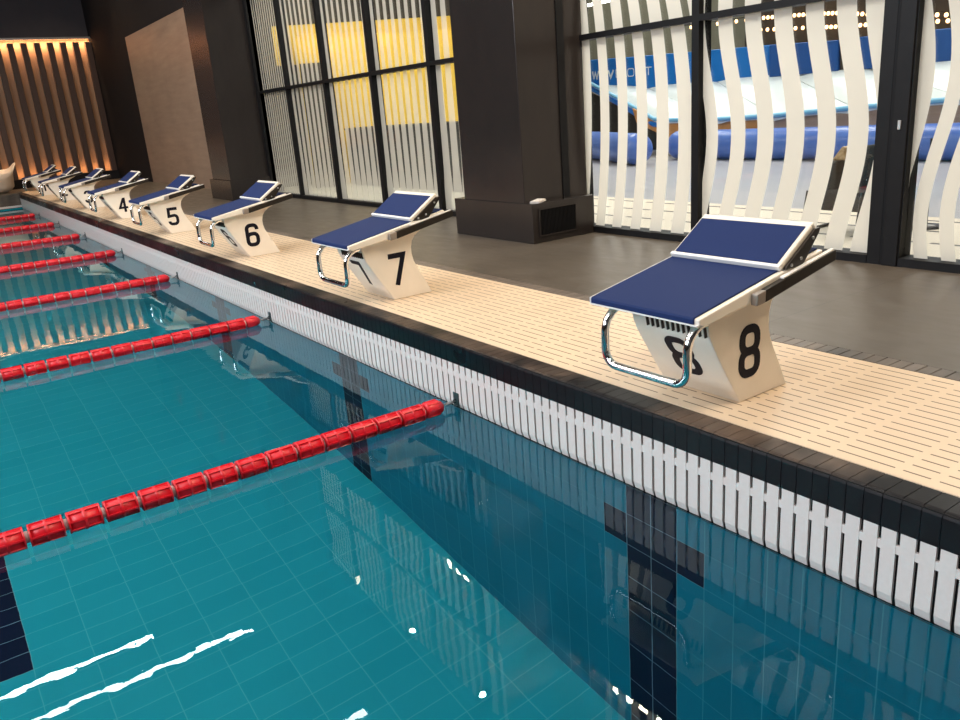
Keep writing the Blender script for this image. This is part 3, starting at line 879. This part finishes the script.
slab('side_banner', [(9.9, 5.369, 1.955), (9.9, 3.599, 1.919), (9.9, 1.5, 1.87), (9.9, 1.5, 1.45), (9.9, 5.34, 1.5)], .15, 'navy_banner')
mb = MB(); mb.box(.45, .6, -1.66, -1.54, 1.15, 2.2); mb.build('post', 'lobby_dark', ws)
# white padded slope, in four pads with seams
fb = [(8.256, .96), (6.937, .948), (5.89, .963), (4.6, 1.02), (3.098, 1.065), (1.2, 1.12)]
bb = [(10.9, 1.66), (9.404, 1.522), (7.775, 1.531), (6.35, 1.534), (5.0, 1.532), (3.3, 1.533)]
for i in range(5):
    mb = MB(); g = .012
    a, b = fb[i], fb[i + 1]; c, d = bb[i], bb[i + 1]
    N = 5
    vs = []
    for s in range(N + 1):
        for t in range(N + 1):
            u, v = s / N, t / N
            y = (a[0] * (1 - u) + b[0] * u) * (1 - v) + (c[0] * (1 - u) + d[0] * u) * v
            z = (a[1] * (1 - u) + b[1] * u) * (1 - v) + (c[1] * (1 - u) + d[1] * u) * v
            y += g * (1 if u < .01 else -1 if u > .99 else 0) * -1
            z += .05 * math.sin(PI * u) ** .6 * math.sin(PI * min(max(v, 0), 1)) ** .6 - (.03 if u in (0, 1) else 0)
            vs.append(W((9 + v * 1.0, y, z)))
    m_ = N + 1
    low = [(x, y, z - .08) for x, y, z in vs]
    fs = [(s * m_ + t, s * m_ + t + 1, (s + 1) * m_ + t + 1, (s + 1) * m_ + t) for s in range(N) for t in range(N)]
    mb.add(vs, fs, 0, True); mb.add(low, [f[::-1] for f in fs], 0, True)
    edge = [t for t in range(m_)] + [s * m_ + N for s in range(1, m_)] + [N * m_ + t for t in range(N - 1, -1, -1)] + [s * m_ for s in range(N - 1, 0, -1)]
    al = vs + low; K = len(vs)
    mb.add(al, [(edge[i_], edge[(i_ + 1) % len(edge)], K + edge[(i_ + 1) % len(edge)], K + edge[i_]) for i_ in range(len(edge))])
    mb.build('pad', 'white_vinyl', ws)
edge_pts = [(10, 12.4, 2.26), (10, 11.408, 1.861), (9.5, 9.709, 1.359), (9.02, 8.35, .965), (8.98, 8.1, .94), (8.98, 6.937, .917), (8.98, 5.888, .934), (8.98, 4.364, 1.003), (8.98, 3.096, 1.041), (8.98, 1.2, 1.1)]
mb = MB(); mb.tube([W(p) for p in edge_pts], .035, 10); mb.build('edge_piping', 'lightblue', ws)
mb = MB(); mb.tube([W((p[0] + .03, p[1] + .03, p[2] - .095)) for p in edge_pts[:5]], .045, 10); mb.build('edge_piping', 'blue_banner', ws)
slab('front_panel', [(9.05, 8.9, 1.16), (9.05, 8.279, .923), (9.05, 6.977, .905), (9.05, 5.994, .90), (9.05, 5.985, .66), (9.05, 8.049, .62), (9.05, 8.81, .92)], .05, 'orangewood', .004)
slab('beam', [(9.05, 5.96, .91), (9.05, 4.405, .976), (9.05, 3.117, 1.027), (9.05, 1.2, 1.09), (9.05, 1.2, .72), (9.05, 5.96, .68)], .12, 'greywood', .01)
slab('back_skirt', [(10.25, 12.3, 1.909), (10.25, 10.032, 1.05), (10.25, 1.2, .9), (10.25, 1.2, ZD), (10.25, 12.3, ZD)], .06, 'lobby_dark', .004)
for y in (8.2, 6.4, 4.6, 2.8):
    mb = MB(); mb.box(-.42, -.32, y - 7.05, y - 6.95, 0, .58); mb.build('leg', 'lobby_dark', ws)
# lettering on the banner: WAVELOFT
ymap = lambda t: 9.876 + .37 - t    # text runs towards -y
x_t = 10 - .0006
def letters():
    mb = MB()
    # matrix: local a -> -y, local b -> +z with the banner's slope, normal -x
    up = Vector((0, 0, 1)); ri = Vector((0, -1, -.026)).normalized(); nr = ri.cross(up)
    org = Vector(W((x_t, 10.93, 1.772)))
    X = Matrix(((ri.x, up.x, nr.x, org.x), (ri.y, up.y, nr.y, org.y), (ri.z, up.z, nr.z, org.z), (0, 0, 0, 1)))
    H = .14; K = 1.09
    def S(pts, w, ox): ribbon(mb, [((ox + a) * K, b) for a, b in pts], w, False, X, .003)
    b = .038
    S([(0, H), (.035, 0), (.075, H * .8), (.115, 0), (.165, H)], b, 0)
    S([(.0, 0), (.075, H), (.14, 0)], b, .235); S([(.04, H * .28), (.11, H * .28)], b * .7, .235)
    S([(0, H), (.06, 0), (.135, H)], b, .42)
    t = .016
    S([(.10, H), (0, H), (0, 0), (.10, 0)], t, .62); S([(0, H / 2), (.09, H / 2)], t, .62)
    S([(0, H), (0, 0), (.10, 0)], t, .80)
    ribbon(mb, [(.99 * K + a, c + H / 2) for a, c in rrect(.17, H, .045)], t, True, X, .003)
    S([(0, 0), (0, H), (.12, H)], t, 1.16); S([(0, H / 2), (.10, H / 2)], t, 1.16)
    S([(0, H), (.15, H)], t, 1.34); S([(.075, H), (.075, 0)], t, 1.34)
    o = mb.build('lettering', 'white_metal', bn); o['label'] = 'white lettering reading WAVELOFT'
letters()

# inflatable tubes on the hall floor
def capsule(name, a, b, r, label):
    a, b = Vector(a), Vector(b); d = (b - a).normalized()
    o = empty(name, (a.x, a.y, ZD)); tag(o, label, 'inflatable tube', 'blue inflatable tubes on the hall floor')
    pts, rr = [], []
    for t in (90, 75, 60, 45, 30, 15, 0):
        pts.append(a - d * r * math.sin(math.radians(t)) * .8); rr.append(max(r * math.cos(math.radians(t)), .02))
    m = 8
    for i in range(1, m): pts.append(a.lerp(b, i / m)); rr.append(r * (1. - .01 * (i % 2)))
    for t in (0, 15, 30, 45, 60, 75, 90):
        pts.append(b + d * r * math.sin(math.radians(t)) * .8); rr.append(max(r * math.cos(math.radians(t)), .02))
    mb = MB(); mb.tube([p - Vector((a.x, a.y, ZD)) for p in pts], rr, 24)
    mb.build('tube', 'bluetube', o)
    e = a - d * r * .8 - Vector((a.x, a.y, ZD))
    mb = MB(); mb.tube([e - d * .02, e + d * .03], .035, 12); mb.build('valve', 'steel', o)
capsule('inflatable_tube', (7.55, 7.33, ZD + .245), (9.0, 10.6, ZD + .245), .245, 'blue inflatable tube with its rounded end towards the window')
capsule('inflatable_tube', (8.55, 7.35, ZD + .225), (8.55, .8, ZD + .225), .225, 'long blue inflatable tube lying along the front of the surf ramp')

# ladder
ld = empty('ladder', (9.35, 10.8, ZD)); tag(ld, 'white metal ladder standing beside the blue surf ramp', 'ladder')
for dy in (-.17, .17):
    mb = MB(); mb.tube([(0, dy, .02), (.22, dy * .85, 1.2)], .018, 8); mb.build('rail', 'white_metal', ld)
for i in range(6):
    t = (i + .4) / 6; mb = MB(); mb.tube([(.22 * t, -.165, 1.2 * t), (.22 * t, .165, 1.2 * t)], .013, 8); mb.build('rung', 'white_metal', ld)

# black chair behind the glass
ch = empty('chair', (3.62, 1.38, ZD)); tag(ch, 'black chair with a gold patterned cushion behind the striped glass', 'chair')
def bent(mb, y):
    mb.tube([(-.20, y, .30), (-.24, y, .10), (-.22, y, .02), (-.16, y, .013), (.20, y, .013), (.25, y, .03), (.24, y, .12), (.16, y, .36)], .013, 10)
for y in (-.18, .24):
    mb = MB(); bent(mb, y); mb.build('leg_loop', 'rail_dark', ch)
mb = MB(); mb.box(-.20, .20, -.17, .16, .16, .30); mb.build('seat', 'black_soft', ch, bevel=.03, seg=3)
xb = Matrix.Translation((.14, -.05, .24)) @ Matrix.Rotation(math.radians(10), 4, 'Y') @ Matrix.Rotation(math.radians(-6), 4, 'X')
mb = MB(); mb.box(-.04, .04, -.13, .11, 0, .36, 0, xb); mb.build('backrest', 'black_soft', ch, bevel=.03, seg=3)
mb = MB(); mb.box(-.08, .06, .10, .20, .27, .50); mb.build('side_bag', 'black_soft', ch, bevel=.012)
mb = MB(); mb.prism([(.075, .502), (.175, .502), (.10, .60), (.075, .595)], -.03, .07, 'x', 0, False); mb.build('cushion', 'gold', ch, bevel=.012, seg=3)
mb = MB(); mb.box(-.22, -.205, -.155, -.095, .30, .45); mb.build('side_panel', 'beige_panel', ch, bevel=.006)
pt = empty('stand_pole', (3.95, 1.02, ZD)); tag(pt, 'thin black pole stand seen through the glass door', 'stand')
mb = MB(); mb.tube([(0, 0, .02), (0, 0, .62)], .016, 10); mb.build('pole', 'rail_dark', pt)
mb = MB(); mb.lathe([(0, 0), (.13, 0), (.13, .012), (.02, .03), (0, .03)], 20); mb.build('base', 'rail_dark', pt)

# warm glints added for reflected ceiling lights high in the hall and a white lamp
def string(pts, n, label):
    o = empty('reflection_row', pts[0]); tag(o, label, 'reflected light', 'warm bulb rows in the hall')
    P = [Vector(p) - Vector(pts[0]) for p in pts]
    mb = MB(); mb.tube([p + Vector((0, 0, .05)) for p in P], .008, 6); mb.build('added_cord', 'rail_dark', o)
    bm_ = MB(); bm_.lathe([(0, -.035), (.022, -.028), (.032, 0), (.022, .028), (0, .035)], 10); s = bm_.build('glint', 'glint'); me = s.data; bpy.data.objects.remove(s)
    for i in range(n):
        t = i / (n - 1) * (len(P) - 1); j = min(int(t), len(P) - 2); p = P[j].lerp(P[j + 1], t - j)
        part('glint', me, o, p)
string([(12, 10.3, 2.64), (12, 8.355, 2.60), (12, 7.543, 2.55), (12, 6.831, 2.49), (12, 6.023, 2.36), (12, 4.8, 2.2)], 44, 'upper row of warm glints standing in for reflected ceiling lights above the blue banner')
string([(12.1, 8.6, 2.41), (12.1, 7.427, 2.32), (12.1, 6.76, 2.26), (12.1, 6.019, 2.22), (12.1, 4.8, 2.12)], 32, 'lower row of warm glints standing in for reflected ceiling lights above the blue banner')
lp = empty('pendant_lamp', (12, 12.8, 3.47)); tag(lp, 'bright white tube lamp hanging in the hall at the top of the window', 'lamp')
mb = MB(); mb.box(-.05, .05, -.55, .55, -.02, .03); mb.build('diffuser', 'fluo', lp, bevel=.01)
for y in (-.4, .4):
    mb = MB(); mb.tube([(0, y, .03), (0, y, 1.5)], .006, 6); mb.build('cable', 'steel', lp)

# ------------------------------------------------------------------ lights
def area(name, loc, sx, sy, power, color=(1, 1, 1), rot=(0, 0, 0), spread=180):
    l = bpy.data.lights.new(name, 'AREA'); l.shape = 'RECTANGLE'; l.size = sx; l.size_y = sy; l.energy = power; l.color = color
    l.spread = math.radians(spread)
    o = bpy.data.objects.new(name, l); o.location = loc; o.rotation_euler = rot; COL.objects.link(o)
    return o
def spot(name, loc, power, color, size=100, blend=.6, rad=.04, rot=(0, 0, 0)):
    l = bpy.data.lights.new(name, 'SPOT'); l.energy = power; l.color = color; l.spot_size = math.radians(size); l.spot_blend = blend; l.shadow_soft_size = rad
    o = bpy.data.objects.new(name, l); o.location = loc; o.rotation_euler = rot; COL.objects.link(o)
    return o
WARM = (1., .77, .52); NEUT = (1., .95, .88)
for x1, y in ((-.47, 10.4), (.85, 9.5), (1.42, 6.6), (1.4, 5.7), (1.0, 2.8), (1.0, 1.9), (1.0, -1.2), (1.0, -2.1)):
    area('strip_light', ((x1 - 8.4) / 2, y, ZC - .03), x1 + 8.4, .12, 135, NEUT)
for i in range(14):
    y = -3.67 + 1.79 * i
    spot('deck_fill_spot', (2.5, y, 5.78), 150 if y > 0 else 480, WARM, 110, .7, .04, (0 if y > 0 else math.radians(48), math.radians(14), 0))  # row extends a few reflected spots; stronger near ones added to light block sides
for y in (2.85, 6.0):
    area('wall_linear_light', (2.80, y, 4.45), .06, .8, 22, WARM)
for y in (12.5, 15., 17.5):
    spot('deck_fill_spot', (1.3, y, 6.2), 260, WARM, 90, .7, .04)  # unseen spots added over the far deck for brightness
# hall behind the glass
for x, y in ((8.6, 1), (8.6, 6), (8.6, 11), (11.6, 2.5), (11.6, 8), (11.6, 13)):
    area('hall_fill_light', (x, y, 6.0 if x < 9 else 6.6), 2.2, 2.2, 280, (1., .96, .90), (0, math.radians(50) if x < 9 else 0, 0))  # unseen panels added to light the hall, near row tilted at the stripes
area('cove_light', (-1.7, 21.47, 3.79), 8.6, .06, 230, (1., .58, .30), (0, 0, 0), 75)
area('cove_light', (-1.7, 21.46, .52), 8.6, .06, 60, (1., .52, .22), (PI, 0, 0), 75)
area('side_fill_light', (-8.8, 4, 4.6), 2.2, 11, 1350, (.88, .93, 1.), (0, -PI / 2, 0))  # large cool panel added on the unseen left wall to light block fronts
spot('far_fill_spot', (-.5, 19.0, 6.2), 320, WARM, 70, .7, .05)  # added to brighten the lounge chair
spot('pillar_fill_spot', (1.8, 3.6, 4.1), 60, (.85, .92, 1.), 60, .8, .02)  # cool spot added to imitate the reflection high on the pillar
area('hall_fill_light', (4.8, .6, 6.6), 1.6, 3, 190, (1., .94, .86))  # unseen panel added to brighten the hall grating
area('lobby_fill_light', (3.15, 8.5, 4.15), .5, 5, 150, (1., .93, .78))  # unseen lamp added to lighten the lobby and its striped glass
for i, t in enumerate((-.9, .1, 1.1, 2.0)):
    p = Vector((4.75, 10.47, 0)) + Matrix.Rotation(ya, 3, 'Z') @ Vector((t, -.35, 0))
    spot('wall_washer', (p.x, p.y, 3.0), 11, (1., .66, .34), 130, .9, .05, (math.radians(12), 0, ya))
wld = bpy.data.worlds.new('world'); SC.world = wld; wld.use_nodes = True
wld.node_tree.nodes['Background'].inputs[0].default_value = (.02, .02, .022, 1)
SC.cycles.max_bounces = 12
SC.cycles.transparent_max_bounces = 16
SC.view_settings.view_transform = 'Standard'; SC.view_settings.look = 'None'
SC.view_settings.gamma = 1; SC.view_settings.exposure = -0.3
SC.view_settings.use_curve_mapping = False
